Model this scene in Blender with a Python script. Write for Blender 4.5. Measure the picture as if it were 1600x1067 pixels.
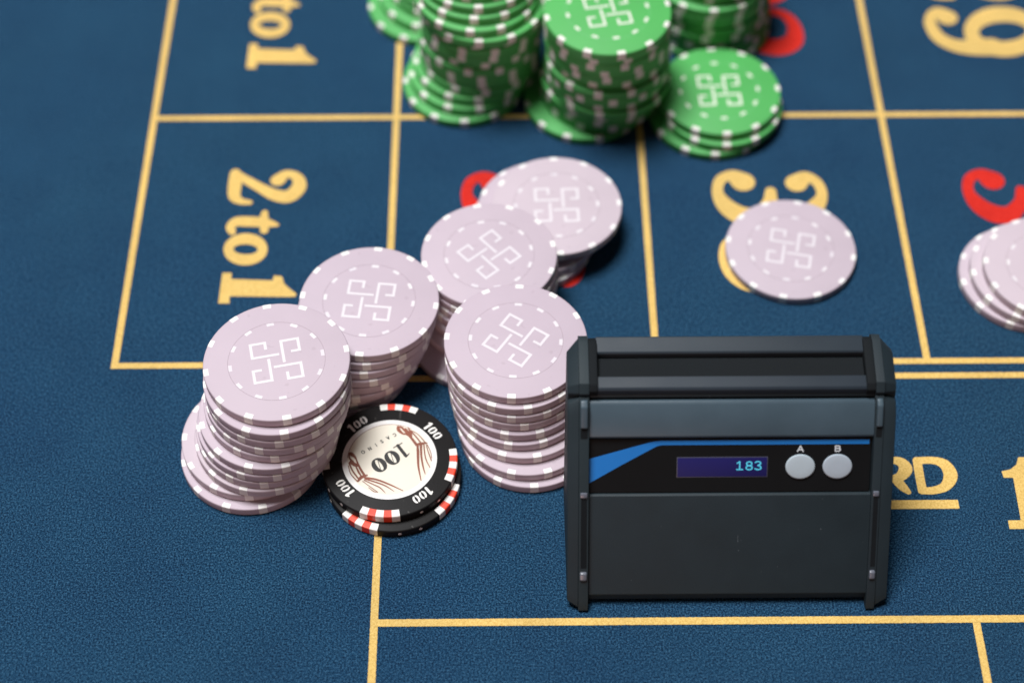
import bpy, bmesh, math, random
import numpy as np
from mathutils import Vector, Matrix

# ------------------------------------------------------------------ scene, camera, light
for _o in list(bpy.data.objects):
    bpy.data.objects.remove(_o, do_unlink=True)
scene = bpy.context.scene
COL = scene.collection
MM = 0.001                                   # all numbers below are millimetres
random.seed(7)
RNG = np.random.default_rng(11)

cam_data = bpy.data.cameras.new('camera')
cam = bpy.data.objects.new('camera', cam_data)
COL.objects.link(cam)
PITCH, ROLL, YAW = 0.9173, 0.0007, 0.0086
fw = Vector((math.sin(YAW) * math.cos(PITCH), math.cos(YAW) * math.cos(PITCH), -math.sin(PITCH)))
rt = Vector((math.cos(YAW), -math.sin(YAW), 0))
up = rt.cross(fw)
r2 = math.cos(ROLL) * rt + math.sin(ROLL) * up
u2 = -math.sin(ROLL) * rt + math.cos(ROLL) * up
cam_pos = Vector((-2.91, -353.51, 406.73)) * MM
M = Matrix.Identity(4)
for i in range(3):
    M[i][0], M[i][1], M[i][2], M[i][3] = r2[i], u2[i], -fw[i], cam_pos[i]
cam.matrix_world = M
cam_data.sensor_width = 36.0
cam_data.sensor_fit = 'HORIZONTAL'
cam_data.lens = 2760.7 / 1600 * 36
cam_data.clip_start = 0.01
cam_data.clip_end = 50
cam_data.dof.use_dof = True
cam_data.dof.focus_distance = (Vector((-20, -96, 15)) * MM - cam_pos).dot(fw)
cam_data.dof.aperture_fstop = 6.0
scene.camera = cam

world = bpy.data.worlds.new('World')
scene.world = world
world.use_nodes = True
bg = world.node_tree.nodes['Background']
bg.inputs['Color'].default_value = (1.0, 0.80, 0.70, 1)
bg.inputs['Strength'].default_value = 0.05

def area_light(name, loc, target, size, power, color, size_y=None):
    d = bpy.data.lights.new(name, 'AREA')
    d.shape = 'RECTANGLE'
    d.size = size
    d.size_y = size_y or size
    d.energy = power
    d.color = color
    o = bpy.data.objects.new(name, d)
    o.location = loc
    o.rotation_euler = (Vector(target) - Vector(loc)).to_track_quat('-Z', 'Y').to_euler()
    COL.objects.link(o)
    return o

area_light('key_light', (-0.62, 0.42, 2.80), (0.02, -0.03, 0), 1.05, 132.0, (0.97, 0.985, 1.0))
area_light('warm_light', (-0.25, -1.25, 0.13), (0.0, -0.03, 0.02), 0.50, 3.3, (1.0, 0.62, 0.50))

scene.render.engine = 'CYCLES'
scene.view_settings.view_transform = 'Standard'
scene.view_settings.look = 'None'
scene.view_settings.exposure = 0.0
scene.view_settings.gamma = 1.0
scene.view_settings.use_curve_mapping = False

# ------------------------------------------------------------------ materials
def new_mat(name):
    m = bpy.data.materials.new(name)
    m.use_nodes = True
    nt = m.node_tree
    return m, nt, nt.nodes['Principled BSDF']

def node(nt, kind, **kw):
    n = nt.nodes.new(kind)
    for k, v in kw.items():
        if k in n.inputs:
            n.inputs[k].default_value = v
        else:
            setattr(n, k, v)
    return n

def noise(nt, coord, scale, detail=2.0, rough=0.55):
    n = nt.nodes.new('ShaderNodeTexNoise')
    n.inputs['Scale'].default_value = scale
    n.inputs['Detail'].default_value = detail
    n.inputs['Roughness'].default_value = rough
    nt.links.new(coord, n.inputs['Vector'])
    return n.outputs['Fac']

def ramp(nt, fac, stops):
    r = nt.nodes.new('ShaderNodeValToRGB')
    e = r.color_ramp.elements
    e[0].position, e[0].color = stops[0][0], (*stops[0][1], 1)
    e[1].position, e[1].color = stops[-1][0], (*stops[-1][1], 1)
    for pos, c in stops[1:-1]:
        k = e.new(pos)
        k.color = (*c, 1)
    nt.links.new(fac, r.inputs['Fac'])
    return r.outputs['Color']

def mixc(nt, fac, a, b, blend='MIX'):
    n = nt.nodes.new('ShaderNodeMix')
    n.data_type = 'RGBA'
    n.blend_type = blend
    if isinstance(fac, float):
        n.inputs[0].default_value = fac
    else:
        nt.links.new(fac, n.inputs[0])
    for sock, v in ((n.inputs[6], a), (n.inputs[7], b)):
        if isinstance(v, tuple):
            sock.default_value = (*v, 1)
        else:
            nt.links.new(v, sock)
    return n.outputs[2]

def bump(nt, height, strength, dist, bsdf):
    b = nt.nodes.new('ShaderNodeBump')
    b.inputs['Strength'].default_value = strength
    b.inputs['Distance'].default_value = dist
    nt.links.new(height, b.inputs['Height'])
    nt.links.new(b.outputs['Normal'], bsdf.inputs['Normal'])

def felt_mat(name, dark, mid, light, bump_s):
    m, nt, b = new_mat(name)
    co = nt.nodes.new('ShaderNodeNewGeometry').outputs['Position']
    fine = noise(nt, co, 2100, 5.0, 0.8)
    soft = noise(nt, co, 45, 3.0)
    big = noise(nt, co, 9, 2.0)
    c = ramp(nt, fine, [(0.41, dark), (0.50, mid), (0.61, light)])
    s = ramp(nt, soft, [(0.3, (0.89, 0.90, 0.92)), (0.7, (1.08, 1.07, 1.05))])
    c = mixc(nt, 1.0, c, s, 'MULTIPLY')
    g = ramp(nt, big, [(0.3, (0.93, 0.95, 1.0)), (0.7, (1.06, 1.04, 1.0))])
    c = mixc(nt, 1.0, c, g, 'MULTIPLY')
    nt.links.new(c, b.inputs['Base Color'])
    b.inputs['Roughness'].default_value = 0.95
    b.inputs['Specular IOR Level'].default_value = 0.1
    b.inputs['Sheen Weight'].default_value = 0.03
    b.inputs['Sheen Roughness'].default_value = 0.5
    bump(nt, fine, bump_s, 0.0006, b)
    return m

def plastic(name, col, rough=0.42, spec=0.4, var=0.06, grain=900, bump_s=0.08, speck=None, coat=0.0):
    m, nt, b = new_mat(name)
    tc = nt.nodes.new('ShaderNodeTexCoord').outputs['Object']
    info = nt.nodes.new('ShaderNodeObjectInfo').outputs['Random']
    n1 = noise(nt, tc, grain, 3.0)
    n2 = noise(nt, tc, 70, 3.0)
    lo = tuple(c * (1 - var) for c in col)
    hi = tuple(min(1, c * (1 + var)) for c in col)
    c = ramp(nt, n2, [(0.3, lo), (0.7, hi)])
    tint = ramp(nt, info, [(0.0, (0.94, 0.93, 0.95)), (1.0, (1.03, 1.04, 1.02))])
    c = mixc(nt, 1.0, c, tint, 'MULTIPLY')
    if speck:                                  # dust and small scuffs
        d = ramp(nt, noise(nt, tc, speck[0], 2.0, 0.5), [(speck[1], (0, 0, 0)), (speck[1] + 0.03, (1, 1, 1))])
        sc = nt.nodes.new('ShaderNodeMapping')
        sc.inputs['Scale'].default_value = (1.0, 0.12, 0.35)
        sc.inputs['Rotation'].default_value = (0.3, 0.2, 0.7)
        nt.links.new(tc, sc.inputs['Vector'])
        e = ramp(nt, noise(nt, sc.outputs['Vector'], speck[0] * 0.8, 2.0, 0.5), [(speck[1] + 0.01, (0, 0, 0)), (speck[1] + 0.05, (1, 1, 1))])
        m_ = mixc(nt, 1.0, d, e, 'ADD')
        f_ = nt.nodes.new('ShaderNodeMath')
        f_.operation = 'MULTIPLY'
        f_.inputs[1].default_value = speck[2]
        nt.links.new(m_, f_.inputs[0])
        c = mixc(nt, f_.outputs[0], c, speck[3])
    nt.links.new(c, b.inputs['Base Color'])
    rr = nt.nodes.new('ShaderNodeMapRange')
    rr.inputs['To Min'].default_value = max(0.03, rough - 0.07)
    rr.inputs['To Max'].default_value = rough + 0.07
    nt.links.new(n2, rr.inputs['Value'])
    nt.links.new(rr.outputs['Result'], b.inputs['Roughness'])
    b.inputs['Specular IOR Level'].default_value = spec
    b.inputs['Coat Weight'].default_value = coat
    if bump_s:
        bump(nt, n1, bump_s, 0.0002, b)
    return m

FELT = felt_mat('blue_felt', (0.001, 0.011, 0.034), (0.007, 0.051, 0.116), (0.056, 0.162, 0.280), 1.0)
FELT_YELLOW = felt_mat('yellow_print', (0.60, 0.38, 0.105), (0.74, 0.49, 0.15), (0.83, 0.59, 0.21), 0.5)
FELT_RED = felt_mat('red_print', (0.48, 0.014, 0.010), (0.62, 0.024, 0.016), (0.74, 0.05, 0.032), 0.5)
LILAC = plastic('lilac_clay', (0.508, 0.416, 0.470), 0.64, 0.55, 0.03, 900, 0.08, (330, 0.70, 0.25, (0.34, 0.26, 0.30)))
LILAC_WHITE = plastic('white_clay', (0.80, 0.77, 0.75), 0.58, 0.45, 0.03)
LILAC_PRINT = plastic('pale_print', (0.68, 0.63, 0.66), 0.6, 0.4, 0.03)
LILAC_LINE = plastic('mauve_line', (0.34, 0.26, 0.30), 0.6, 0.3, 0.05)
GREEN = plastic('green_clay', (0.064, 0.37, 0.080), 0.62, 0.6, 0.05, 900, 0.08, (330, 0.70, 0.25, (0.10, 0.30, 0.12)))
GREEN_WHITE = plastic('white_clay_on_green', (0.76, 0.73, 0.68), 0.56, 0.45, 0.04)
GREEN_PRINT = plastic('pale_print_on_green', (0.70, 0.72, 0.62), 0.6, 0.4, 0.03)
GREEN_LINE = plastic('pale_green_line', (0.16, 0.45, 0.2), 0.6, 0.3, 0.05)
BLACK = plastic('black_clay', (0.010, 0.009, 0.009), 0.55, 0.15, 0.1, 1400, 0.15, (420, 0.70, 0.6, (0.09, 0.085, 0.08)))
CHIP_WHITE = plastic('chip_white', (0.76, 0.73, 0.69), 0.40, 0.5, 0.03)
CHIP_RED = plastic('chip_red', (0.72, 0.045, 0.012), 0.38, 0.5, 0.05)
PAPER = plastic('cream_inlay', (0.71, 0.645, 0.545), 0.36, 0.4, 0.03)
PAPER_RIM = plastic('white_inlay_rim', (0.82, 0.80, 0.76), 0.30, 0.4, 0.02)
INK_BLACK = plastic('black_ink', (0.02, 0.018, 0.016), 0.5, 0.3, 0.1)
INK_BROWN = plastic('brown_ink', (0.22, 0.065, 0.035), 0.5, 0.3, 0.25, 900, 0.0)
CASE = plastic('charcoal_plastic', (0.016, 0.026, 0.032), 0.58, 0.24, 0.10, 2200, 0.18, (1100, 0.77, 0.5, (0.20, 0.22, 0.24)))
CASE_DARK = plastic('black_plastic_and_shade', (0.008, 0.010, 0.012), 0.75, 0.12, 0.1, 1800, 0.1)  # deck block plastic; its black also imitates shade in slots and channel
CASE_LIT = plastic('charcoal_plastic_lit', (0.052, 0.082, 0.106), 0.40, 0.42, 0.08, 2200, 0.15, (1100, 0.77, 0.5, (0.28, 0.31, 0.34)))  # case plastic, colour lightened as if tilted up into the light
CASE_RAIL = plastic('rail_plastic', (0.018, 0.027, 0.038), 0.55, 0.28, 0.08, 2200, 0.15)
FRAME = plastic('display_frame_grey', (0.06, 0.062, 0.09), 0.4, 0.4, 0.05, 900, 0.0)
CLIP = plastic('satin_clip', (0.12, 0.13, 0.16), 0.28, 0.7, 0.08, 900, 0.03)
LABEL = plastic('black_label_film', (0.004, 0.005, 0.006), 0.55, 0.16, 0.06, 900, 0.02)
BLUE = plastic('blue_stripe', (0.008, 0.17, 0.54), 0.45, 0.35, 0.04, 900, 0.02)
SCREEN = plastic('navy_screen', (0.013, 0.012, 0.10), 0.5, 0.2, 0.05, 900, 0.0)
BUTTON = plastic('grey_button', (0.40, 0.47, 0.53), 0.55, 0.35, 0.05, 900, 0.05)
LETTER = plastic('grey_letter', (0.66, 0.70, 0.74), 0.6, 0.3, 0.03, 900, 0.0)
_m, _nt, _b = new_mat('lit_cyan_digit')
_b.inputs['Base Color'].default_value = (0.03, 0.25, 0.35, 1)
_b.inputs['Emission Color'].default_value = (0.10, 0.62, 0.85, 1)
_b.inputs['Emission Strength'].default_value = 0.55
DIGIT = _m

# ------------------------------------------------------------------ object helpers
def link(name, data, parent=None, mat=None):
    o = bpy.data.objects.new(name, data)
    COL.objects.link(o)
    if parent is not None:
        o.parent = parent
    if mat is not None and data is not None and not data.materials:
        data.materials.append(mat)
    return o

def tag(o, label, cat, group=None):
    o['label'] = label
    o['category'] = cat
    if group:
        o['group'] = group
    return o

def mesh_from(name, verts, faces, mat=None, smooth=False, scale=MM):
    me = bpy.data.meshes.new(name)
    me.from_pydata([(v[0] * scale, v[1] * scale, v[2] * scale) for v in verts], [], faces)
    me.update()
    if mat:
        me.materials.append(mat)
    if smooth:
        me.polygons.foreach_set('use_smooth', [True] * len(me.polygons))
    return me

def smooth_by_angle(me, deg=35):
    me.polygons.foreach_set('use_smooth', [True] * len(me.polygons))
    bm = bmesh.new()
    bm.from_mesh(me)
    lim = math.radians(deg)
    for e in bm.edges:
        e.smooth = not (len(e.link_faces) == 2 and e.calc_face_angle(0) > lim)
    bm.to_mesh(me)
    bm.free()

# --- flat lettering: union of tapering round strokes, outlined by marching squares
def catmull(pts, step):
    P = [np.array(q, float) for q in pts]
    if len(P) == 2:
        n = max(2, int(np.linalg.norm(P[1][:2] - P[0][:2]) / step))
        return [P[0] + (P[1] - P[0]) * i / n for i in range(n + 1)]
    closed = np.allclose(P[0], P[-1])
    out = []
    for i in range(len(P) - 1):
        p1, p2 = P[i], P[i + 1]
        p0 = P[i - 1] if i > 0 else (P[-2] if closed else 2 * p1 - p2)
        p3 = P[i + 2] if i + 2 < len(P) else (P[1] if closed else 2 * p2 - p1)
        n = max(2, int(np.linalg.norm(p2[:2] - p1[:2]) / step))
        for k in range(n):
            t = k / n
            out.append(0.5 * (2 * p1 + (p2 - p0) * t + (2 * p0 - 5 * p1 + 4 * p2 - p3) * t * t + (3 * p1 - p0 - 3 * p2 + p3) * t ** 3))
    out.append(P[-1])
    return out

def glyph_outline(strokes, h=0.25, rough=0.0, polys=(), straight=False):
    S = []
    for st in strokes:
        if straight:
            for a, b in zip(st[:-1], st[1:]):
                S += catmull([a, b], h * 0.6)
        else:
            S += catmull(st, h * 1.2)
    S = np.array(S) if S else np.zeros((0, 3))
    xs = list(S[:, 0]) + [q[0] for pl in polys for q in pl]
    ys = list(S[:, 1]) + [q[1] for pl in polys for q in pl]
    rm = S[:, 2].max() if len(S) else 0
    x0, x1, y0, y1 = min(xs) - rm - 2 * h, max(xs) + rm + 2 * h, min(ys) - rm - 2 * h, max(ys) + rm + 2 * h
    nx, ny = int((x1 - x0) / h) + 2, int((y1 - y0) / h) + 2
    gx, gy = x0 + h * np.arange(nx), y0 + h * np.arange(ny)
    X, Y = np.meshgrid(gx, gy, indexing='ij')
    F = np.full((nx, ny), 1e3)
    for x, y, r in S:
        F = np.minimum(F, np.hypot(X - x, Y - y) - max(r, 0.02))
    for pl in polys:
        A = np.array(pl, float)
        B = np.roll(A, -1, 0)
        d = np.full(X.shape, 1e9)
        ins = np.zeros(X.shape, bool)
        for a, b in zip(A, B):
            e = b - a
            t = np.clip(((X - a[0]) * e[0] + (Y - a[1]) * e[1]) / (e @ e), 0, 1)
            d = np.minimum(d, np.hypot(X - a[0] - t * e[0], Y - a[1] - t * e[1]))
            cond = (a[1] > Y) != (b[1] > Y)
            with np.errstate(divide='ignore', invalid='ignore'):
                xi = (b[0] - a[0]) * (Y - a[1]) / (b[1] - a[1]) + a[0]
            ins ^= cond & (X < xi)
        F = np.minimum(F, np.where(ins, -d, d))
    if rough:
        F = F + rough * RNG.standard_normal(F.shape)
    ins = F < 0
    verts, faces, vid = [], [], {}
    def corner(i, j):
        k = (i, j)
        if k not in vid:
            vid[k] = len(verts)
            verts.append((gx[i], gy[j]))
        return vid[k]
    def cut(i, j, k, l):
        key = (i, j, k, l) if (i, j) < (k, l) else (k, l, i, j)
        if key not in vid:
            a, b = F[i, j], F[k, l]
            t = a / (a - b)
            vid[key] = len(verts)
            verts.append((gx[i] + (gx[k] - gx[i]) * t, gy[j] + (gy[l] - gy[j]) * t))
        return vid[key]
    cnt = ins[:-1, :-1].astype(int) + ins[1:, :-1] + ins[1:, 1:] + ins[:-1, 1:]
    for i, j in np.argwhere(cnt > 0):
        cs = [(i, j), (i + 1, j), (i + 1, j + 1), (i, j + 1)]
        if cnt[i, j] == 4:
            faces.append([corner(*c) for c in cs])
            continue
        poly = []
        for a in range(4):
            c, n = cs[a], cs[(a + 1) % 4]
            if ins[c]:
                poly.append(corner(*c))
            if ins[c] != ins[n]:
                poly.append(cut(*c, *n))
        if len(poly) >= 3:
            faces.append(poly)
    return verts, faces

def flat_mesh(name, strokes, mat, h, place=lambda x, y: (x, y, 0), **kw):
    v, f = glyph_outline(strokes, h, **kw)
    return mesh_from(name, [place(x, y) for x, y in v], f, mat)

def ring_stroke(cx, cy, ax, ay, rx, ry, n=20):
    return [(cx + ax * math.cos(2 * math.pi * i / n), cy + ay * math.sin(2 * math.pi * i / n),
             math.hypot(rx * math.cos(2 * math.pi * i / n), ry * math.sin(2 * math.pi * i / n))) for i in range(n + 1)]

def lathe(name, profile, mat, seg=72, smooth=True):
    """closed solid of revolution; profile = [(r, z)...] from the axis below to the axis above"""
    verts, faces = [], []
    rings = []
    for r, z in profile:
        if r < 1e-6:
            rings.append([len(verts)])
            verts.append((0, 0, z))
        else:
            rings.append(list(range(len(verts), len(verts) + seg)))
            verts += [(r * math.cos(2 * math.pi * k / seg), r * math.sin(2 * math.pi * k / seg), z) for k in range(seg)]
    for a, b in zip(rings[:-1], rings[1:]):
        for k in range(seg):
            k2 = (k + 1) % seg
            if len(a) == 1:
                faces.append([a[0], b[k2], b[k]])
            elif len(b) == 1:
                faces.append([a[k], a[k2], b[0]])
            else:
                faces.append([a[k], a[k2], b[k2], b[k]])
    me = mesh_from(name, verts, faces, mat)
    if smooth:
        smooth_by_angle(me, 50)
    return me

def sweep_arc(name, section, a0, a1, mat, n=4):
    """closed (r, z) section swept from angle a0 to a1, capped"""
    verts, faces, m = [], [], len(section)
    for k in range(n + 1):
        a = a0 + (a1 - a0) * k / n
        verts += [(r * math.cos(a), r * math.sin(a), z) for r, z in section]
    for k in range(n):
        for i in range(m):
            j = (i + 1) % m
            faces.append([k * m + i, k * m + j, (k + 1) * m + j, (k + 1) * m + i])
    faces.append(list(range(m))[::-1])
    faces.append([n * m + i for i in range(m)])
    me = mesh_from(name, verts, faces, mat)
    bm = bmesh.new()
    bm.from_mesh(me)
    bmesh.ops.recalc_face_normals(bm, faces=bm.faces)
    bm.to_mesh(me)
    bm.free()
    return me

def prism(name, outline, x0, x1, mat, bevel=0.0, seg=2, angle=25, outline_b=None):
    """outline in (y, z), extruded along x (to outline_b, if the two ends differ)"""
    bm = bmesh.new()
    a = [bm.verts.new((x0 * MM, y * MM, z * MM)) for y, z in outline]
    b = [bm.verts.new((x1 * MM, y * MM, z * MM)) for y, z in (outline_b or outline)]
    n = len(outline)
    bm.faces.new(a)
    bm.faces.new(b[::-1])
    for i in range(n):
        j = (i + 1) % n
        bm.faces.new([a[j], a[i], b[i], b[j]])
    bmesh.ops.recalc_face_normals(bm, faces=bm.faces)
    if bevel:
        es = [e for e in bm.edges if e.calc_face_angle(0) > math.radians(angle)]
        bmesh.ops.bevel(bm, geom=es, offset=bevel * MM, segments=seg, profile=0.6, affect='EDGES', clamp_overlap=True)
    me = bpy.data.meshes.new(name)
    bm.to_mesh(me)
    bm.free()
    me.materials.append(mat)
    smooth_by_angle(me, 30)
    return me

# strokes (x, y, half width) of the printed figures, in mm
GLYPH = {
  'two': [[(-72.7, 21.63, 2.29), (-70.18, 24.27, 1.53), (-66.81, 22.85, 1.75), (-65.93, 18.74, 2.28), (-68.83, 14.88, 2.48), (-73.05, 15.47, 2.26), (-77.43, 18.2, 1.79), (-81.88, 21.38, 1.58), (-85.63, 24.26, 1.37)], [(-86.15, 24.78, 1.64), (-85.91, 20.46, 2.07), (-85.68, 15.13, 1.83), (-83.74, 13.06, 1.34), (-80.68, 12.42, 0.86)]],
  'tee': [[(-71.32, 3.15, 0.42), (-73.55, 3.65, 1.37), (-76.35, 4.28, 1.9), (-80.95, 4.62, 2.01), (-84.15, 4.52, 1.8), (-85.72, 2.53, 1.42), (-85.07, 0.41, 1.16)], [(-75.74, 8.25, 0.96), (-75.75, 6.1, 1.27), (-75.36, 0.94, 1.26)]],
  'oh': [[(-80.04, -10.65, 2.12), (-78.47, -10.46, 2.06), (-77.09, -9.89, 1.91), (-76.02, -8.98, 1.71), (-75.38, -7.84, 1.53), (-75.23, -6.55, 1.45), (-75.58, -5.26, 1.54), (-76.41, -4.09, 1.73), (-77.63, -3.16, 1.93), (-79.12, -2.55, 2.09), (-80.74, -2.33, 2.15), (-82.32, -2.53, 2.09), (-83.72, -3.11, 1.94), (-84.78, -4.03, 1.73), (-85.41, -5.19, 1.54), (-85.55, -6.47, 1.46), (-85.18, -7.76, 1.53), (-84.35, -8.92, 1.71), (-83.13, -9.84, 1.91), (-81.65, -10.44, 2.06), (-80.04, -10.65, 2.12)]],
  'two_big': [[(-73.11, 21.5, 2.29), (-71.86, 24.92, 1.42), (-68.88, 25.92, 1.21), (-66.09, 24.11, 1.31), (-64.77, 20.3, 1.63), (-65.66, 16.04, 2.27), (-68.77, 14.07, 2.69), (-72.99, 14.72, 2.48), (-77.38, 17.57, 1.84), (-81.86, 21.06, 1.58), (-85.63, 24.26, 1.37)], [(-86.15, 24.78, 1.64), (-85.91, 20.46, 2.07), (-85.68, 15.13, 1.83), (-83.74, 13.06, 1.34), (-80.68, 12.42, 0.86)]],
  'three': [[(72.15, 19.87, 3.77), (68.93, 22.53, 2.2), (65.21, 20.62, 1.81), (64.0, 15.22, 1.8), (66.37, 9.51, 2.97), (70.73, 5.9, 3.54), (75.41, 6.03, 3.1), (78.93, 10.79, 1.79), (80.45, 15.88, 1.65)], [(80.45, 15.88, 1.65), (80.85, 10.78, 1.79), (83.83, 5.97, 3.1), (88.59, 5.76, 3.39), (93.23, 8.97, 2.82), (96.13, 14.11, 1.72), (95.24, 19.34, 1.74), (91.93, 21.74, 2.2), (88.74, 19.21, 3.47)]],
  'nine': [[(147.57, 94.19, 3.55), (144.95, 96.89, 2.27), (142.28, 94.83, 1.87), (141.52, 90.4, 2.06), (143.47, 84.25, 2.52), (148.4, 80.45, 2.99), (154.24, 79.55, 3.66), (160.27, 79.79, 4.05)], [(163.67, 78.73, 3.66), (166.97, 79.11, 3.56), (170.1, 80.27, 3.29), (172.75, 82.1, 2.92), (174.68, 84.43, 2.58), (175.69, 87.04, 2.44), (175.66, 89.66, 2.6), (174.6, 92.05, 2.97), (172.61, 93.96, 3.36), (169.88, 95.21, 3.65), (166.67, 95.65, 3.76), (163.32, 95.26, 3.65), (160.15, 94.06, 3.36), (157.48, 92.18, 2.96), (155.58, 89.81, 2.6), (154.63, 87.2, 2.44), (154.71, 84.58, 2.58), (155.81, 82.23, 2.92), (157.81, 80.36, 3.29), (160.52, 79.16, 3.56), (163.67, 78.73, 3.66)]],
  'dee': [[(111.12, -84.36, 1.25), (111.06, -88.84, 1.24), (111.13, -94.04, 1.23)], [(111.0, -94.12, 1.15), (114.38, -94.01, 1.21), (117.72, -92.61, 1.45), (119.58, -89.2, 1.91), (118.56, -85.73, 1.65), (115.62, -84.31, 1.2), (111.13, -84.28, 1.12)]],
  'arr': [[(99.11, -84.27, 1.2), (99.12, -88.75, 1.24), (99.03, -93.89, 1.18)], [(99.12, -84.21, 1.12), (103.98, -84.16, 1.12), (106.57, -84.76, 1.47), (107.59, -86.94, 1.86), (105.91, -89.38, 1.45), (103.14, -90.22, 1.11), (99.07, -90.04, 1.05)], [(104.35, -90.22, 1.32), (105.71, -92.52, 1.37), (107.22, -94.52, 0.79)]],
}
GPOLY = {"one": [[(-86.52, -15.69), (-83.74, -15.71), (-83.71, -18.09), (-71.2, -18.77), (-71.12, -16.86), (-68.64, -17.17), (-67.76, -20.06), (-65.84, -22.09), (-63.86, -23.82), (-64.1, -24.96), (-66.08, -25.06), (-83.62, -24.64), (-83.37, -27.36), (-86.69, -27.34)]]}
PRINT = {
  'hundred': [[(2.13, 4.14, 0.35), (3.21, 2.75, 0.6), (4.28, 1.23, 0.38)], [(0.9, 3.27, 0.15), (2.13, 4.09, 0.23), (3.21, 4.77, 0.15)], [(4.2, 0.27, 0.18), (4.86, 0.95, 0.2), (5.46, 1.63, 0.15)], [(-0.95, 0.31, 0.65), (-0.43, 1.81, 0.45), (0.47, 2.28, 0.3), (1.4, 1.94, 0.3), (2.11, 1.11, 0.45), (2.38, 0.01, 0.65), (2.06, -0.95, 0.5), (1.28, -1.43, 0.3), (0.25, -1.34, 0.3), (-0.57, -0.79, 0.45), (-0.95, 0.31, 0.65)], [(0.14, 1.95, 0.1), (1.38, -1.08, 0.1)], [(-4.29, -1.85, 0.65), (-3.77, -0.49, 0.45), (-2.88, -0.01, 0.3), (-1.95, -0.37, 0.3), (-1.28, -1.11, 0.45), (-1.02, -2.2, 0.65), (-1.32, -3.24, 0.5), (-2.05, -3.72, 0.3), (-3.08, -3.57, 0.3), (-3.9, -3.0, 0.45), (-4.29, -1.85, 0.65)], [(-3.21, -0.22, 0.1), (-1.96, -3.28, 0.1)]],
  'casino': [[(0.43, 8.27, 0.08), (1.08, 8.18, 0.1), (1.21, 7.62, 0.1), (0.88, 7.35, 0.08)], [(-1.3, 7.0, 0.08), (-0.54, 6.99, 0.08), (-0.46, 6.1, 0.08)], [(-1.3, 7.0, 0.08), (-0.47, 6.24, 0.08)], [(-2.74, 5.34, 0.08), (-2.26, 5.01, 0.1), (-2.09, 5.42, 0.1), (-2.63, 5.56, 0.08), (-2.76, 5.9, 0.08), (-2.3, 5.95, 0.08)], [(-4.14, 4.69, 0.1), (-3.75, 4.19, 0.1)], [(-5.99, 3.51, 0.08), (-5.58, 2.87, 0.08)], [(-5.99, 3.51, 0.08), (-5.14, 3.31, 0.08)], [(-5.62, 3.92, 0.08), (-5.14, 3.31, 0.08)], [(-7.06, 2.28, 0.1), (-7.15, 1.99, 0.1), (-7.37, 1.87, 0.1), (-7.6, 1.99, 0.1), (-7.71, 2.28, 0.1), (-7.62, 2.58, 0.1), (-7.4, 2.7, 0.1), (-7.17, 2.57, 0.1), (-7.06, 2.28, 0.1)]],
  'drape_a': [[(1.92, 10.7, 0.26), (2.19, 9.57, 0.46), (3.15, 8.45, 0.31), (3.85, 8.02, 0.15)], [(1.92, 10.78, 0.2), (3.1, 10.27, 0.31), (3.94, 9.0, 0.2)], [(4.03, 9.98, 0.2), (4.52, 8.85, 0.51), (5.23, 8.43, 0.56), (5.72, 7.45, 0.25)], [(3.85, 8.3, 0.2), (5.25, 7.45, 0.3), (6.45, 5.77, 0.35), (7.29, 4.52, 0.35)], [(4.84, 9.97, 0.2), (6.87, 7.44, 0.18), (8.3, 5.34, 0.2)], [(5.2, 9.55, 0.13), (7.55, 7.99, 0.1), (9.69, 5.19, 0.15)], [(7.06, 4.52, 0.25), (8.31, 4.92, 0.4), (10.03, 5.13, 0.2)], [(7.53, 4.24, 0.3), (7.7, 1.61, 0.33), (7.92, -2.49, 0.25), (8.71, -6.96, 0.12)], [(8.44, 4.37, 0.33), (8.64, 0.78, 0.25), (9.17, -2.5, 0.2), (9.8, -4.95, 0.1)], [(9.24, 4.5, 0.18), (9.54, 1.6, 0.15), (10.04, -0.6, 0.15), (11.05, -2.84, 0.1)], [(9.93, 4.5, 0.13), (10.43, 2.42, 0.13), (11.41, -0.61, 0.15)], [(10.16, 4.63, 0.1), (11.13, 2.14, 0.1), (11.51, 0.21, 0.1)]],
  'drape_b': [[(-10.97, 2.03, 0.25), (-10.38, 1.62, 0.5), (-9.42, 0.65, 0.3), (-8.91, -0.45, 0.15)], [(-11.08, 1.9, 0.2), (-10.89, 0.39, 0.2), (-10.03, -0.85, 0.35)], [(-10.48, -0.99, 0.45), (-9.3, -1.81, 0.5), (-8.49, -2.09, 0.35)], [(-9.18, 0.37, 0.15), (-8.52, -1.55, 0.25), (-7.64, -3.46, 0.3), (-6.66, -5.09, 0.3)], [(-10.92, -1.26, 0.2), (-9.9, -3.71, 0.2), (-8.31, -6.16, 0.2)], [(-11.11, -2.07, 0.1), (-10.3, -4.79, 0.12), (-8.37, -7.23, 0.15)], [(-8.92, -2.63, 0.2), (-8.17, -4.27, 0.25), (-7.55, -5.35, 0.2)], [(-8.27, -7.1, 0.25), (-7.41, -5.89, 0.45), (-5.97, -5.23, 0.25)], [(-6.39, -6.04, 0.3), (-3.42, -6.6, 0.27), (0.03, -8.1, 0.22), (3.94, -10.22, 0.1)], [(-6.37, -6.44, 0.2), (-3.61, -7.4, 0.2), (-0.86, -8.63, 0.17), (1.57, -10.39, 0.07)], [(-6.58, -6.84, 0.15), (-4.04, -8.21, 0.15), (-2.19, -9.29, 0.15), (-0.77, -10.9, 0.07)], [(-7.02, -7.11, 0.1), (-5.14, -8.73, 0.1), (-2.81, -10.62, 0.1)], [(-5.35, -9.13, 0.07), (-3.95, -10.35, 0.12), (-3.04, -10.62, 0.07)]],
}

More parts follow.
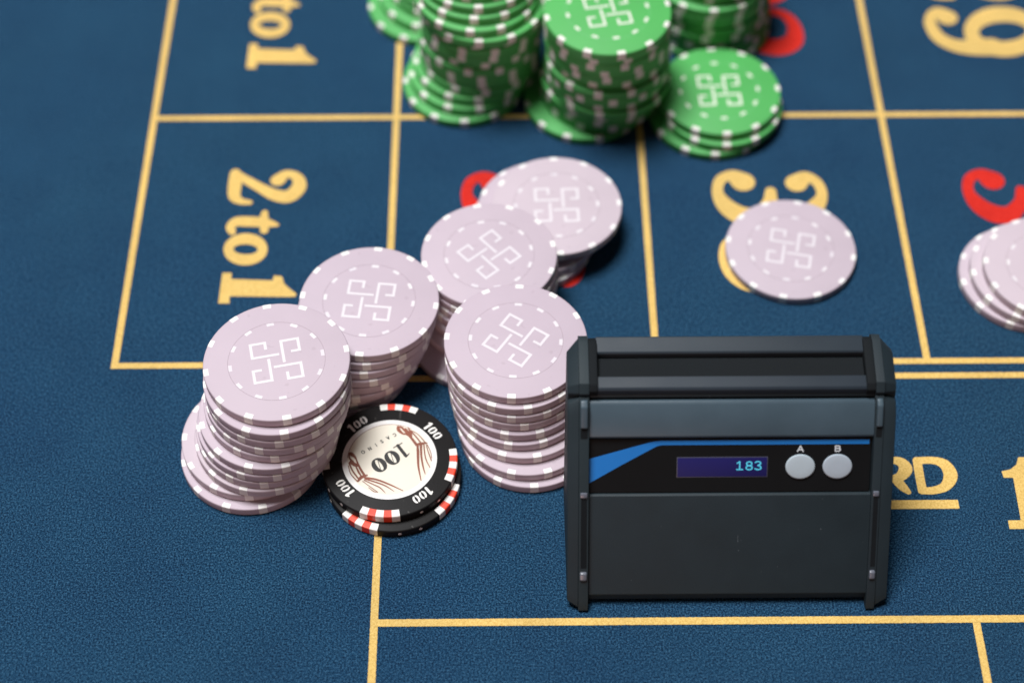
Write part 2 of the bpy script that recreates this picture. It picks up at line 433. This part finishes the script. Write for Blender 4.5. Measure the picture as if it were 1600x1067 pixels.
# ------------------------------------------------------------------ the felt and its printed layout
bm = bmesh.new()
x0, x1, y0, y1, zt = -0.55, 0.65, -0.40, 0.60, -0.004
bmesh.ops.create_cube(bm, size=1.0)
for v in bm.verts:
    v.co = Vector((x0 if v.co.x < 0 else x1, y0 if v.co.y < 0 else y1, zt if v.co.z < 0 else 0.0))
me = bpy.data.meshes.new('table_felt')
bm.to_mesh(me)
bm.free()
felt = link('table_felt', me, None, FELT)
felt['kind'] = 'structure'

X0, X1, X2, X3 = -114.3, -36.6, 41.2, 119.1
Y0, Y1, Y2, Y3 = 48.7, -50.1, -55.3, -133.4
PX, PY = 77.8, 98.8
X4 = X3 + PX

def printed_line(ax, ay, bx, by, w, z):
    L = math.hypot(bx - ax, by - ay)
    n = max(2, int(L / 0.35))
    dx, dy = (bx - ax) / L, (by - ay) / L
    ja, jb = 0.03 * RNG.standard_normal(n + 1), 0.03 * RNG.standard_normal(n + 1)
    verts, faces = [], []
    for i in range(n + 1):
        t = L * i / n
        for s, j in ((1, ja[i]), (-1, jb[i])):
            o = s * w / 2 + j
            verts.append((ax + dx * t - dy * o, ay + dy * t + dx * o, z))
    for i in range(n):
        faces.append([2 * i, 2 * i + 1, 2 * i + 3, 2 * i + 2])
    return link('printed_line', mesh_from('printed_line', verts, faces, FELT_YELLOW), felt)

ZV, ZH, ZG = 0.08, 0.14, 0.10
W = 2.0
printed_line(X0, Y1 - W / 2, X0, 200, W, ZV)
printed_line(X1, -190, X1, 200, W, ZV)
printed_line(X2, Y1, X2, 200, W, ZV)
printed_line(X3, Y1, X3, 200, W, ZV)
printed_line(X3, Y3, X3, -190, W, ZV)
printed_line(X4, Y1, X4, 200, W, ZV)
printed_line(X0, Y0, 280, Y0, W, ZH)
printed_line(X0 - W / 2, Y1, 280, Y1, W, ZH)
printed_line(X1, Y2, 280, Y2, W, ZH)
printed_line(X1, Y3, 280, Y3, W * 1.05, ZH)

def felt_glyph(kind, name, mat, fn, h=0.22, rough=0.018):
    st = [[(*fn(x, y), r * (fn.scale if hasattr(fn, 'scale') else 1)) for x, y, r in s] for s in GLYPH.get(kind, [])]
    pl = [[fn(x, y) for x, y in q] for q in GPOLY.get(kind, [])]
    me = flat_mesh(name, st, mat, h, lambda x, y: (x, y, ZG), rough=rough, polys=pl)
    return link(name, me, felt)

def shift(dx, dy):
    return lambda x, y: (x + dx, y + dy)

def spin(cx, cy, tx, ty):
    return lambda x, y: (tx - (x - cx), ty - (y - cy))

def grow(cx, cy, tx, ty, s):
    f = lambda x, y: (tx + (x - cx) * s, ty + (y - cy) * s)
    f.scale = s
    return f

for dy in (0, PY):
    for g, nm in (('two', 'printed_digit'), ('tee', 'printed_letter'), ('oh', 'printed_letter'), ('one', 'printed_digit')):
        felt_glyph(g, nm, FELT_YELLOW, shift(0, dy))
SEC = -26.4                                   # second figure of a number, below the first
felt_glyph('three', 'printed_digit', FELT_YELLOW, shift(0, 0))
felt_glyph('three', 'printed_digit', FELT_YELLOW, shift(0, SEC))
felt_glyph('three', 'printed_digit', FELT_RED, shift(-PX, 0))
felt_glyph('nine', 'printed_digit', FELT_RED, spin(158.5, 88, 158.5 - 2 * PX, 88 - PY))
felt_glyph('three', 'printed_digit', FELT_RED, shift(PX, 0))
GLYPH['zero'] = [ring_stroke(158, -12, 13.5, 7.5, 2.4, 4.2)]
felt_glyph('zero', 'printed_digit', FELT_RED, shift(0, 0))
felt_glyph('three', 'printed_digit', FELT_RED, shift(0, PY))
felt_glyph('two_big', 'printed_digit', FELT_RED, grow(-75.5, 18.6, 80.2, 86.8, 1.445))
felt_glyph('two_big', 'printed_digit', FELT_YELLOW, grow(-75.5, 18.6, 158.3, 113.4, 1.445))
felt_glyph('nine', 'printed_digit', FELT_YELLOW, shift(0, 0))
felt_glyph('dee', 'printed_letter', FELT_YELLOW, shift(0, 0))
felt_glyph('arr', 'printed_letter', FELT_YELLOW, shift(0, 0))
one = [(139.2, -83.4), (143.6, -83.4), (143.0, -103.7), (146.6, -103.7), (146.6, -106.4), (132.7, -106.4), (132.7, -103.7),
       (136.2, -103.7), (136.6, -90.1), (134.0, -90.1), (133.8, -88.0), (136.3, -87.4), (138.2, -85.9)]
link('printed_digit', flat_mesh('printed_digit', [], FELT_YELLOW, 0.22, lambda x, y: (x, y, ZG), polys=[one], rough=0.018), felt)
ul = [(96.0, -97.1), (120.3, -97.1), (120.3, -99.9), (96.0, -99.9)]
link('printed_underline', flat_mesh('printed_underline', [], FELT_YELLOW, 0.22, lambda x, y: (x, y, ZG), polys=[ul], rough=0.018), felt)

# ------------------------------------------------------------------ lilac and green chips
R, TH, PITCH_Z = 19.5, 2.72, 2.85
PROFILE = [(0, 0), (R - 0.32, 0), (R - 0.09, 0.08), (R, 0.30), (R, TH - 0.30), (R - 0.09, TH - 0.08), (R - 0.32, TH), (0, TH)]
E_ = 0.035                                    # inlaid spots stand this proud
SPOT = [(R - 1.42, -E_ * 0.5), (R - 0.32, -E_ * 0.5), (R - 0.07, 0.06), (R + E_, 0.29), (R + E_, TH - 0.29), (R - 0.06, TH - 0.05),
        (R - 0.31, TH + E_), (R - 1.42, TH + E_), (R - 1.42, TH - 0.4), (R - 1.42, 0.4)]
SW = 1.16 / R
spot_mesh = {}
body_mesh = {}
dot_mesh = {}
ring_mesh = {}
emblem_mesh = {}

def emblem_geometry():
    K, w = 1.05, 0.39
    arm = [(1.9, -0.95), (1.9, 5.9), (6.2, 5.9), (6.2, 2.2), (4.0, 2.2)]
    verts, faces = [], []
    for q in range(4):
        c, s = [(1, 0), (0, 1), (-1, 0), (0, -1)][q]
        P = [Vector((x * c - y * s, x * s + y * c)) * K for x, y in arm]
        L, Rr = [], []
        for i, pt in enumerate(P):
            d0 = (P[i] - P[i - 1]).normalized() if i else (P[1] - P[0]).normalized()
            d1 = (P[i + 1] - P[i]).normalized() if i + 1 < len(P) else d0
            n0, n1 = Vector((-d0.y, d0.x)), Vector((-d1.y, d1.x))
            m = (n0 + n1)
            m = m / m.length_squared * 2
            L.append(pt + m * w)
            Rr.append(pt - m * w)
        b = len(verts)
        for a, r in zip(L, Rr):
            verts += [(a.x, a.y, TH + 0.03), (r.x, r.y, TH + 0.03)]
        for i in range(len(P) - 1):
            faces.append([b + 2 * i, b + 2 * i + 1, b + 2 * i + 3, b + 2 * i + 2])
    return verts, faces

for key, cb, cw, cp, cl in (('lilac', LILAC, LILAC_WHITE, LILAC_PRINT, LILAC_LINE), ('green', GREEN, GREEN_WHITE, GREEN_PRINT, GREEN_LINE)):
    body_mesh[key] = lathe('chip_body', PROFILE, cb, 96)
    sw = SW * (1.12 if key == 'green' else 1.0)
    spot_mesh[key] = sweep_arc('edge_spot', SPOT, -sw, sw, cw, 4)
    ri = 12.35
    dot_mesh[key] = sweep_arc('inlay_dot', [(ri - 0.48, TH - 0.2), (ri + 0.48, TH - 0.2), (ri + 0.48, TH + 0.03), (ri - 0.48, TH + 0.03)],
                              -1.0 / ri, 1.0 / ri, cp, 4)
    rv, rf = [], []
    for k in range(120):
        a = 2 * math.pi * k / 120
        for rr in (12.86, 12.98):
            rv.append((rr * math.cos(a), rr * math.sin(a), TH + 0.012))
        rf.append([2 * k, 2 * k + 1, (2 * k + 3) % 240, (2 * k + 2) % 240])
    ring_mesh[key] = mesh_from('inlay_ring', rv, rf, cl)
    ev, ef = emblem_geometry()
    emblem_mesh[key] = mesh_from('emblem', ev, ef, cp)

def chip(key, x, y, z, rot, label, group, face=False):
    root = link('casino_chip', None)
    root.empty_display_size = 0.01
    root.location = (x * MM, y * MM, z * MM)
    root.rotation_euler = (0, 0, math.radians(rot))
    tag(root, label, 'casino chip', group)
    link('chip_body', body_mesh[key], root)
    for k in range(12):
        o = link('edge_spot', spot_mesh[key], root)
        o.rotation_euler = (0, 0, math.radians(30 * k + 0.6 * math.sin(3.1 * k + x)))
        if face:
            o = link('inlay_dot', dot_mesh[key], root)
            o.rotation_euler = (0, 0, math.radians(30 * k))
    if face:
        link('inlay_ring', ring_mesh[key], root)
        link('emblem', emblem_mesh[key], root)
    return root

ORD = ['topmost', 'second', 'third', 'fourth', 'fifth', 'sixth', 'seventh', 'eighth', 'ninth', 'tenth', 'eleventh', 'twelfth',
       'thirteenth', 'fourteenth', 'fifteenth', 'sixteenth', 'seventeenth', 'eighteenth', 'nineteenth']

def stack(key, centres, where, group, rot_top, faces=(0,)):
    n = len(centres)
    for i, (x, y) in enumerate(centres):
        z = (n - 1 - i) * PITCH_Z
        rot = rot_top if i == 0 else random.uniform(0, 30)
        if i == 0:
            lab = 'topmost %s chip of %s' % (key, where)
        elif i == n - 1:
            lab = 'bottom %s chip of %s' % (key, where)
        else:
            lab = '%s %s chip from the top of %s' % (ORD[i], key, where)
        chip(key, x, y, z + 0.02, rot, lab, group, i in faces)

stack('lilac', [(-63.0, -71.9), (-63.1, -74.4), (-63.0, -74.8), (-63.3, -75.2), (-64.0, -75.5), (-65.6, -77.5), (-66.4, -77.9),
                (-67.0, -78.1), (-67.7, -78.9), (-71.7, -78.3), (-72.0, -81.0)],
      'the leftmost lilac stack', 'lilac chips in the leftmost stack', 12)
stack('lilac', [(-40.1, -44.7), (-40.8, -45.5), (-41.8, -46.4), (-42.7, -47.2), (-43.8, -47.5), (-45.2, -48.4), (-46.8, -48.7), (-48.4, -49.5)],
      'the lilac stack behind the black chips', 'lilac chips in the stack behind the black chips', -6)
stack('lilac', [(-6.7, -25.7), (-6.4, -26.4), (-6.2, -27.1), (-6.5, -28.0), (-7.1, -29.6), (-8.4, -33.0), (-9.9, -41.0)],
      'the lilac stack on the red 36', 'lilac chips in the stack on the red 36', 41)
stack('lilac', [(13.5, 0.7), (9.2, 1.6), (7.0, -2.0), (4.8, -4.6)],
      'the rearmost lilac pile', 'lilac chips in the rearmost pile', 2, (0, 1))
stack('lilac', [(0.6, -61.1), (0.7, -62.7), (1.0, -63.4), (1.1, -63.9), (1.4, -65.2), (1.8, -66.5), (2.7, -68.8), (3.7, -72.4), (4.6, -74.5)],
      'the lilac stack touching the counter', 'lilac chips in the stack beside the counter', -34)
stack('lilac', [(158.1, -22.0), (154.9, -21.3), (152.2, -20.8)],
      'the fanned lilac pile at the right edge', 'fanned lilac chips at the right edge', -8, (0, 1, 2))
chip('lilac', 83.7, -9.6, 0.02, -12, 'single lilac chip lying alone over the yellow 33', None, True)

def lerp_stack(keys, n, jit):
    out = []
    ks = sorted(keys)
    for i in range(n):
        for a, b in zip(ks[:-1], ks[1:]):
            if a <= i <= b:
                t = (i - a) / (b - a)
                out.append((keys[a][0] * (1 - t) + keys[b][0] * t + random.uniform(-jit, jit),
                            keys[a][1] * (1 - t) + keys[b][1] * t + random.uniform(-jit, jit)))
                break
    return out

stack('green', lerp_stack({0: (29.5, 54.5), 1: (29.6, 55.6), 5: (30.6, 56.6), 6: (30.2, 55.4), 8: (30.4, 55.8), 9: (31.6, 55.0), 10: (29.6, 57.2), 12: (28.9, 58.2), 13: (23.8, 55.4)}, 14, 0.5),
      'the centre green stack', 'green chips in the centre stack', 10)
stack('green', lerp_stack({0: (-10.0, 76.5), 2: (-10.0, 74.5), 3: (-10.3, 72.5), 4: (-10.0, 70.5), 5: (-10.6, 68.3), 6: (-8.2, 66.4), 7: (-9.0, 68.6), 12: (-9.4, 69.0), 14: (-9.6, 69.0), 15: (-11.6, 67.6), 16: (-13.4, 65.4), 17: (-15.4, 63.2)}, 18, 0.45),
      'the left tall green stack', 'green chips in the left tall stack', 0)
stack('green', lerp_stack({0: (-20.5, 109.0), 4: (-21.5, 106.5), 5: (-24.5, 104.0), 6: (-28.4, 100.1)}, 7, 0.5),
      'the half hidden far left green stack', 'green chips in the far left stack', 0)
stack('green', lerp_stack({0: (66.5, 95.0), 1: (66.2, 94.6), 2: (65.2, 92.6), 6: (66.4, 92.2), 9: (67.6, 91.2)}, 10, 0.6),
      'the rear right green stack', 'green chips in the rear right stack', 14)
stack('green', [(66.5, 51.6), (67.1, 49.6), (64.0, 48.4)],
      'the low green pile in front at right', 'green chips in the low front pile', 3)

# ------------------------------------------------------------------ black 100 chips
RB, TB = 18.45, 2.80
BPROF = [(0, 0), (RB - 0.35, 0), (RB - 0.1, 0.1), (RB, 0.35), (RB, TB - 0.35), (RB - 0.1, TB - 0.1), (RB - 0.35, TB), (0, TB)]
BSEC = [(RB - 2.1, -0.02), (RB - 0.35, -0.02), (RB - 0.08, 0.08), (RB + 0.04, 0.34), (RB + 0.04, TB - 0.34), (RB - 0.07, TB - 0.06),
        (RB - 0.34, TB + 0.04), (RB - 2.1, TB + 0.04), (RB - 2.1, TB - 0.5), (RB - 2.1, 0.5)]
black_body = lathe('chip_body', BPROF, BLACK, 128)
BW = math.radians(6.9)
blk = {0: sweep_arc('edge_block', BSEC, -BW / 2, BW / 2, CHIP_WHITE, 4), 1: sweep_arc('edge_block', BSEC, -BW / 2, BW / 2, CHIP_RED, 4)}
pv = lathe('edge_pip', [(0, -0.05), (0.52, -0.05), (0.46, 0.04), (0, 0.06)], CHIP_WHITE, 16)
inlay_mesh = lathe('inlay', [(0, TB - 0.3), (12.9, TB - 0.3), (12.9, TB + 0.015), (12.75, TB + 0.03), (0, TB + 0.03)], PAPER_RIM, 128)
inner_mesh = lathe('inlay_centre', [(0, TB), (11.45, TB), (11.45, TB + 0.045), (0, TB + 0.05)], PAPER, 128)
rv, rf = [], []
for k in range(60):                                       # thin brown outline along the far side of the picture
    a = math.radians(60 + 118 * k / 59)
    for rr in (11.38, 11.52):
        rv.append((rr * math.cos(a), rr * math.sin(a), TB + 0.075))
    if k:
        rf.append([2 * k - 2, 2 * k - 1, 2 * k + 1, 2 * k])
arc_mesh = mesh_from('printed_arc', rv, rf, INK_BROWN)
HZ = TB + 0.09
num_mesh = []
for kind, off in (('1', -2.15), ('0', -0.15), ('0', 2.05)):
    if kind == '1':
        st = [[(0.1, -1.2, 0.36), (0.1, 0.9, 0.36)], [(0.1, 1.1, 0.30), (-0.55, 0.75, 0.22)]]
        v, f = glyph_outline(st, 0.07, straight=True)
    else:
        st = [[(sg * (0.16 + 0.48 * math.cos(t)) + 0.10 * math.sin(t), 1.02 * math.sin(t), 0.21 + 0.09 * math.cos(t)) for t in np.linspace(-1.25, 1.25, 9)] for sg in (-1, 1)]
        v, f = glyph_outline(st, 0.07)
    num_mesh.append(mesh_from('rim_digit', [(x + off, y + 14.85, TB + 0.03) for x, y in v], f, CHIP_WHITE))

def black_chip(x, y, z, rot, label, face):
    root = link('casino_chip', None)
    root.empty_display_size = 0.01
    root.location = (x * MM, y * MM, z * MM)
    tag(root, label, 'casino chip', 'black 100 chips')
    link('chip_body', black_body, root)
    for g in range(4):
        for k in range(5):
            o = link('edge_block', blk[k % 2], root)
            o.rotation_euler = (0, 0, math.radians(rot + 90 * g) + (k - 2) * BW)
        for k in (-1, 1):
            a = math.radians(rot + 45 + 90 * g + 9 * k)
            o = link('edge_pip', pv, root)
            o.location = (RB * math.cos(a) * MM, RB * math.sin(a) * MM, TB * 0.5 * MM)
            o.rotation_euler = Vector((math.cos(a), math.sin(a), 0)).to_track_quat('Z', 'Y').to_euler()
        if face:
            for nm in num_mesh:
                o = link('rim_digit', nm, root)
                o.rotation_euler = (0, 0, math.radians(rot + 45 + 90 * g - 90))
    if face:
        inl = link('inlay', inlay_mesh, root)
        link('inlay_centre', inner_mesh, inl)
        link('printed_arc', arc_mesh, inl)
        UX, VX = Vector((-0.83, -0.557)), Vector((0.557, -0.83))
        def txt(c, pts):
            return [(c[0] + UX.x * a + VX.x * b, c[1] + UX.y * a + VX.y * b, r) for a, b, r in pts]
        z1, z2, c1 = (0.71, 0.39), (-2.72, -1.94), (3.35, 2.55)
        PRINT['hundred'] = []
        for c in (z1, z2):
            PRINT['hundred'] += [txt(c, ring_stroke(0, 0, 1.33, 2.14, 0.60, 0.20, 24)), txt(c, [(-0.55, -1.7, 0.09), (0.55, 1.7, 0.09)])]
        PRINT['hundred'] += [txt(c1, [(0, -2.2, 0.42), (0, 1.9, 0.42)]), txt(c1, [(-1.35, -2.25, 0.14), (1.35, -2.25, 0.14)]), txt(c1, [(0.1, 2.15, 0.22), (-0.6, 1.95, 0.16), (-1.2, 1.75, 0.1)])]
        LET = {'C': [[(0.34, 0.36), (0.1, 0.5), (-0.2, 0.42), (-0.36, 0.0), (-0.2, -0.42), (0.1, -0.5), (0.34, -0.36)]],
               'A': [[(-0.36, -0.5), (0, 0.5), (0.36, -0.5)], [(-0.2, -0.12), (0.2, -0.12)]],
               'S': [[(0.28, 0.36), (0.0, 0.5), (-0.26, 0.3), (0.0, 0.03), (0.27, -0.25), (0.0, -0.5), (-0.28, -0.36)]],
               'I': [[(0, -0.5), (0, 0.5)]],
               'N': [[(-0.32, -0.5), (-0.32, 0.5), (0.32, -0.5), (0.32, 0.5)]],
               'O': [[(0.4 * math.cos(t), 0.5 * math.sin(t)) for t in np.linspace(0, 2 * math.pi, 13)]]}
        PRINT['casino'] = []
        for ch, c in zip('CASINO', ((1.12, 7.9), (-0.62, 6.95), (-2.3, 5.75), (-3.85, 4.6), (-5.5, 3.4), (-7.3, 2.3))):
            PRINT['casino'] += [txt(c, [(a, b, 0.10) for a, b in pl]) for pl in LET[ch]]
        for nm, k, m in (('printed_value', 'hundred', INK_BLACK), ('printed_word', 'casino', INK_BLACK), ('printed_curtain', 'drape_a', INK_BROWN), ('printed_curtain', 'drape_b', INK_BROWN)):
            link(nm, flat_mesh(nm, [[(qx, qy, qr * 1.12) for qx, qy, qr in st] for st in PRINT[k]], m, 0.07, lambda px, py: (px, py, HZ), straight=(k == 'casino')), inl)
    return root

black_chip(-33.9, -86.4, TB + 0.06, -6.6, 'black 100 chip with cream inlay, upper of the two black chips', True)
black_chip(-32.9, -89.2, 0.02, -29.0, 'lower black chip with red and white edge blocks under the other', False)

# ------------------------------------------------------------------ chip counter
F0 = Vector((-129.5, 1.2))
DV = Vector((0.61235, 0.79059))
NV = Vector((-0.79059, 0.61235))

def Q(s, h):
    p = F0 + DV * s + NV * h
    return (p.x, p.y)

def on_face(h):
    return lambda x, s: (x, *Q(s, h))

counter = link('chip_counter', None)
counter.location = (0, 0, 0)
tag(counter, 'black desktop chip counter with blue stripe, display and two grey buttons', 'chip counter')

XL, XR = 18.6, 90.8
housing = [Q(1.2, -1.6), Q(3.2, 0.0), Q(30.1, 0.0), Q(30.6, -0.5), Q(30.7, -1.7), Q(45.3, -1.7), Q(45.4, -0.9), Q(55.0, -1.4), Q(56.4, -2.0),
           (-94.6, 44.9), (-94.4, 45.6), (-93.9, 46.2), (-90.2, 46.9), (-84.4, 47.6), (-79.9, 49.0), (-79.3, 48.2), (-95.3, 2.6), (-96.5, 1.4)]
link('housing', prism('housing', housing, XL - 0.6, XR + 0.6, CASE, 0.25), counter)
band = [Q(45.5, -0.9), Q(45.55, -0.05), Q(46.1, 0.45), Q(54.3, 0.10), Q(55.3, -0.35), Q(55.5, -1.2)]
link('front_band', prism('front_band', band, XL, XR, CASE_LIT, 0.3), counter)
link('top_rail', prism('top_rail', [(-94.3, 46.0), (-94.1, 47.4), (-93.5, 47.9), (-90.6, 48.5), (-90.3, 48.1), (-90.2, 46.7)], 20.7, 88.6, CASE_RAIL, 0.15), counter)
link('top_rail', prism('top_rail', [(-84.3, 47.4), (-84.1, 49.4), (-83.7, 49.8), (-79.8, 50.7), (-79.2, 50.2), (-79.4, 48.6)], 20.7, 88.6, CASE_RAIL, 0.15), counter)
link('channel_shade', prism('channel_shade', [(-90.1, 46.8), (-90.1, 47.05), (-84.5, 47.75), (-84.5, 47.5)], 20.7, 88.6, CASE_DARK), counter)  # dark strip painting the recess shade onto the channel bottom

ridge = [(-129.3, 0.0), (-130.6, 0.8), Q(2.2, 1.25), Q(53.6, 1.25), Q(56.4, 0.3), Q(57.2, -1.2), (-94.9, 46.2), (-95.0, 47.2), (-93.2, 49.2), (-82.0, 51.4),
         (-79.6, 51.0), (-78.4, 49.6), (-78.6, 48.0), (-95.4, 1.0), (-96.6, 0.0)]
plate_out = [(-127.6, 1.9), (-128.7, 2.9), Q(4.4, 0.55), Q(51.8, 0.55), Q(54.4, -0.5), Q(55.2, -1.7), (-93.9, 45.2), (-93.8, 46.0), (-92.4, 47.2), (-84.2, 48.8),
             (-82.4, 48.2), (-81.5, 46.9), (-81.9, 45.2), (-93.9, 4.0), (-95.2, 2.0)]
plate_in = [(-129.0, 0.5), (-130.0, 1.3), Q(2.6, 0.95), Q(53.3, 0.95), Q(56.0, 0.1), Q(56.7, -1.3), (-94.6, 46.0), (-94.7, 46.9), (-93.0, 48.8), (-82.2, 50.9),
            (-80.0, 50.5), (-78.9, 49.2), (-79.1, 47.7), (-95.0, 1.5), (-96.2, 0.5)]
for side, (xa, xb, xc) in (('l', (13.3, 16.2, 18.7)), ('r', (96.1, 92.9, 90.7))):
    cap = link('end_cap', prism('end_cap', plate_out, xa, xb, CASE, 0.45, 3, 25, plate_in), counter)
    link('ridge', prism('ridge', ridge, min(xb, xc), max(xb, xc), CASE, 0.8, 4), cap)
    m0, m1 = min(xb, xc) + 0.35, max(xb, xc) - 0.35
    blk_x = (xc - 0.1, 20.9) if side == 'l' else (88.4, xc + 0.1)
    link('deck_block', prism('deck_block', [(-94.6, 45.8), (-94.6, 47.6), (-93.2, 48.8), (-82.0, 51.0), (-80.0, 50.6), (-79.0, 49.4), (-79.2, 47.8)], *blk_x, CASE_DARK, 0.4, 3), cap)
    link('clip', prism('clip', [Q(48.6, 1.0), Q(48.8, 1.9), Q(54.2, 1.9), Q(55.8, 1.0), Q(55.9, 0.3)], m0, m1, CASE_LIT, 0.35, 3), cap)
    link('slot_shade', prism('slot_shade', [Q(45.9, 1.1), Q(45.9, 1.31), Q(48.4, 1.31), Q(48.4, 1.1)], m0, m1, CASE_DARK), cap)  # flat dark strip imitating the shaded notch below the clip
    link('slot_shade', prism('slot_shade', [Q(11.0, 1.1), Q(11.0, 1.30), Q(29.6, 1.30), Q(29.6, 1.1)], m0 + 0.2, m1 - 0.1, CASE_DARK), cap)  # thin dark strip drawn as a groove's shade, no groove is cut
    link('clip', prism('clip', [Q(30.1, 1.0), Q(30.2, 1.7), Q(31.4, 1.7), Q(31.6, 1.0)], m0, m1, CLIP, 0.25, 2), cap)
    link('clip', prism('clip', [Q(7.4, 1.0), Q(7.7, 1.8), Q(9.6, 1.9), Q(10.2, 1.0)], m0, m1, CLIP, 0.4, 3), cap)

HP = -0.62
panel = link('label_panel', prism('label_panel', [Q(30.9, -1.66), Q(30.9, HP), Q(45.2, HP), Q(45.2, -1.66)], XL + 0.02, 90.3, LABEL), counter)
stripe = [(18.8, 39.92), (27.0, 42.24), (33.63, 44.1), (35.3, 44.48), (36.92, 44.68), (89.9, 44.68), (89.9, 43.5), (37.35, 43.5), (36.2, 43.28), (35.29, 42.85), (27.0, 38.2), (18.8, 33.39)]
sv = [on_face(HP + 0.03)(x, s) for x, s in stripe]
sm = mesh_from('blue_stripe', sv, [list(range(len(sv)))[::-1]], BLUE)
link('blue_stripe', sm, panel)

disp = link('display', prism('display', [Q(35.0, HP - 0.1), Q(35.0, HP + 0.12), Q(40.1, HP + 0.12), Q(40.1, HP - 0.1)], 41.3, 64.1, SCREEN, 0.1), counter)
link('display_frame', prism('display_frame', [Q(34.82, HP - 0.1), Q(34.82, HP + 0.07), Q(40.28, HP + 0.07), Q(40.28, HP - 0.1)], 41.12, 64.3, FRAME, 0.05), disp)
dh = HP + 0.15
w = 0.17
one_ = [[(56.5, 38.6, w), (57.15, 39.0, w), (57.15, 36.9, w)], [(56.4, 36.9, w), (57.9, 36.9, w)]]
eight = [ring_stroke(59.55, 38.45, 0.68, 0.50, w, w, 12), ring_stroke(59.55, 37.38, 0.78, 0.52, w, w, 12)]
three_ = [[(61.1, 38.75, w), (61.6, 39.02, w), (62.3, 38.85, w), (62.4, 38.35, w), (61.75, 37.98, w)], [(61.75, 37.98, w), (62.45, 37.65, w), (62.5, 37.1, w), (61.8, 36.85, w), (61.05, 37.1, w)]]
for st, stg in ((one_, True), (eight, False), (three_, False)):
    link('digit', flat_mesh('digit', st, DIGIT, 0.06, on_face(dh), straight=stg), disp)

def button(x, s, rx, rs):
    verts, faces, seg = [], [], 48
    rings = [(1.0, -0.1), (1.0, 0.30), (0.97, 0.42), (0.90, 0.47), (0.5, 0.52)]
    for k, hh in rings:
        for i in range(seg):
            a = 2 * math.pi * i / seg
            verts.append(on_face(HP + hh)(x + rx * k * math.cos(a), s + rs * k * math.sin(a)))
    for j in range(len(rings) - 1):
        for i in range(seg):
            i2 = (i + 1) % seg
            faces.append([j * seg + i, j * seg + i2, (j + 1) * seg + i2, (j + 1) * seg + i])
    verts.append(on_face(HP + 0.53)(x, s))
    for i in range(seg):
        faces.append([4 * seg + i, 4 * seg + (i + 1) % seg, len(verts) - 1])
    return link('button', mesh_from('button', verts, faces, BUTTON, True), counter)

button(72.55, 37.6, 3.75, 3.25)
button(82.0, 37.6, 3.75, 3.25)
lw = 0.15
for x, st in ((72.45, [[(-0.72, 41.3, lw), (0, 42.75, lw), (0.72, 41.3, lw)], [(-0.45, 41.72, lw), (0.45, 41.72, lw)]]),
              (81.95, [[(-0.6, 41.3, lw), (-0.6, 42.7, lw), (0.25, 42.7, lw), (0.5, 42.5, lw), (0.5, 42.25, lw), (0.25, 42.05, lw), (-0.6, 42.05, lw)],
                       [(0.25, 42.05, lw), (0.62, 41.85, lw), (0.62, 41.5, lw), (0.3, 41.3, lw), (-0.6, 41.3, lw)]])):
    st = [[(x + a, s + 0.32, r) for a, s, r in k] for k in st]
    link('button_letter', flat_mesh('button_letter', st, LETTER, 0.06, on_face(HP + 0.04), straight=True), panel)
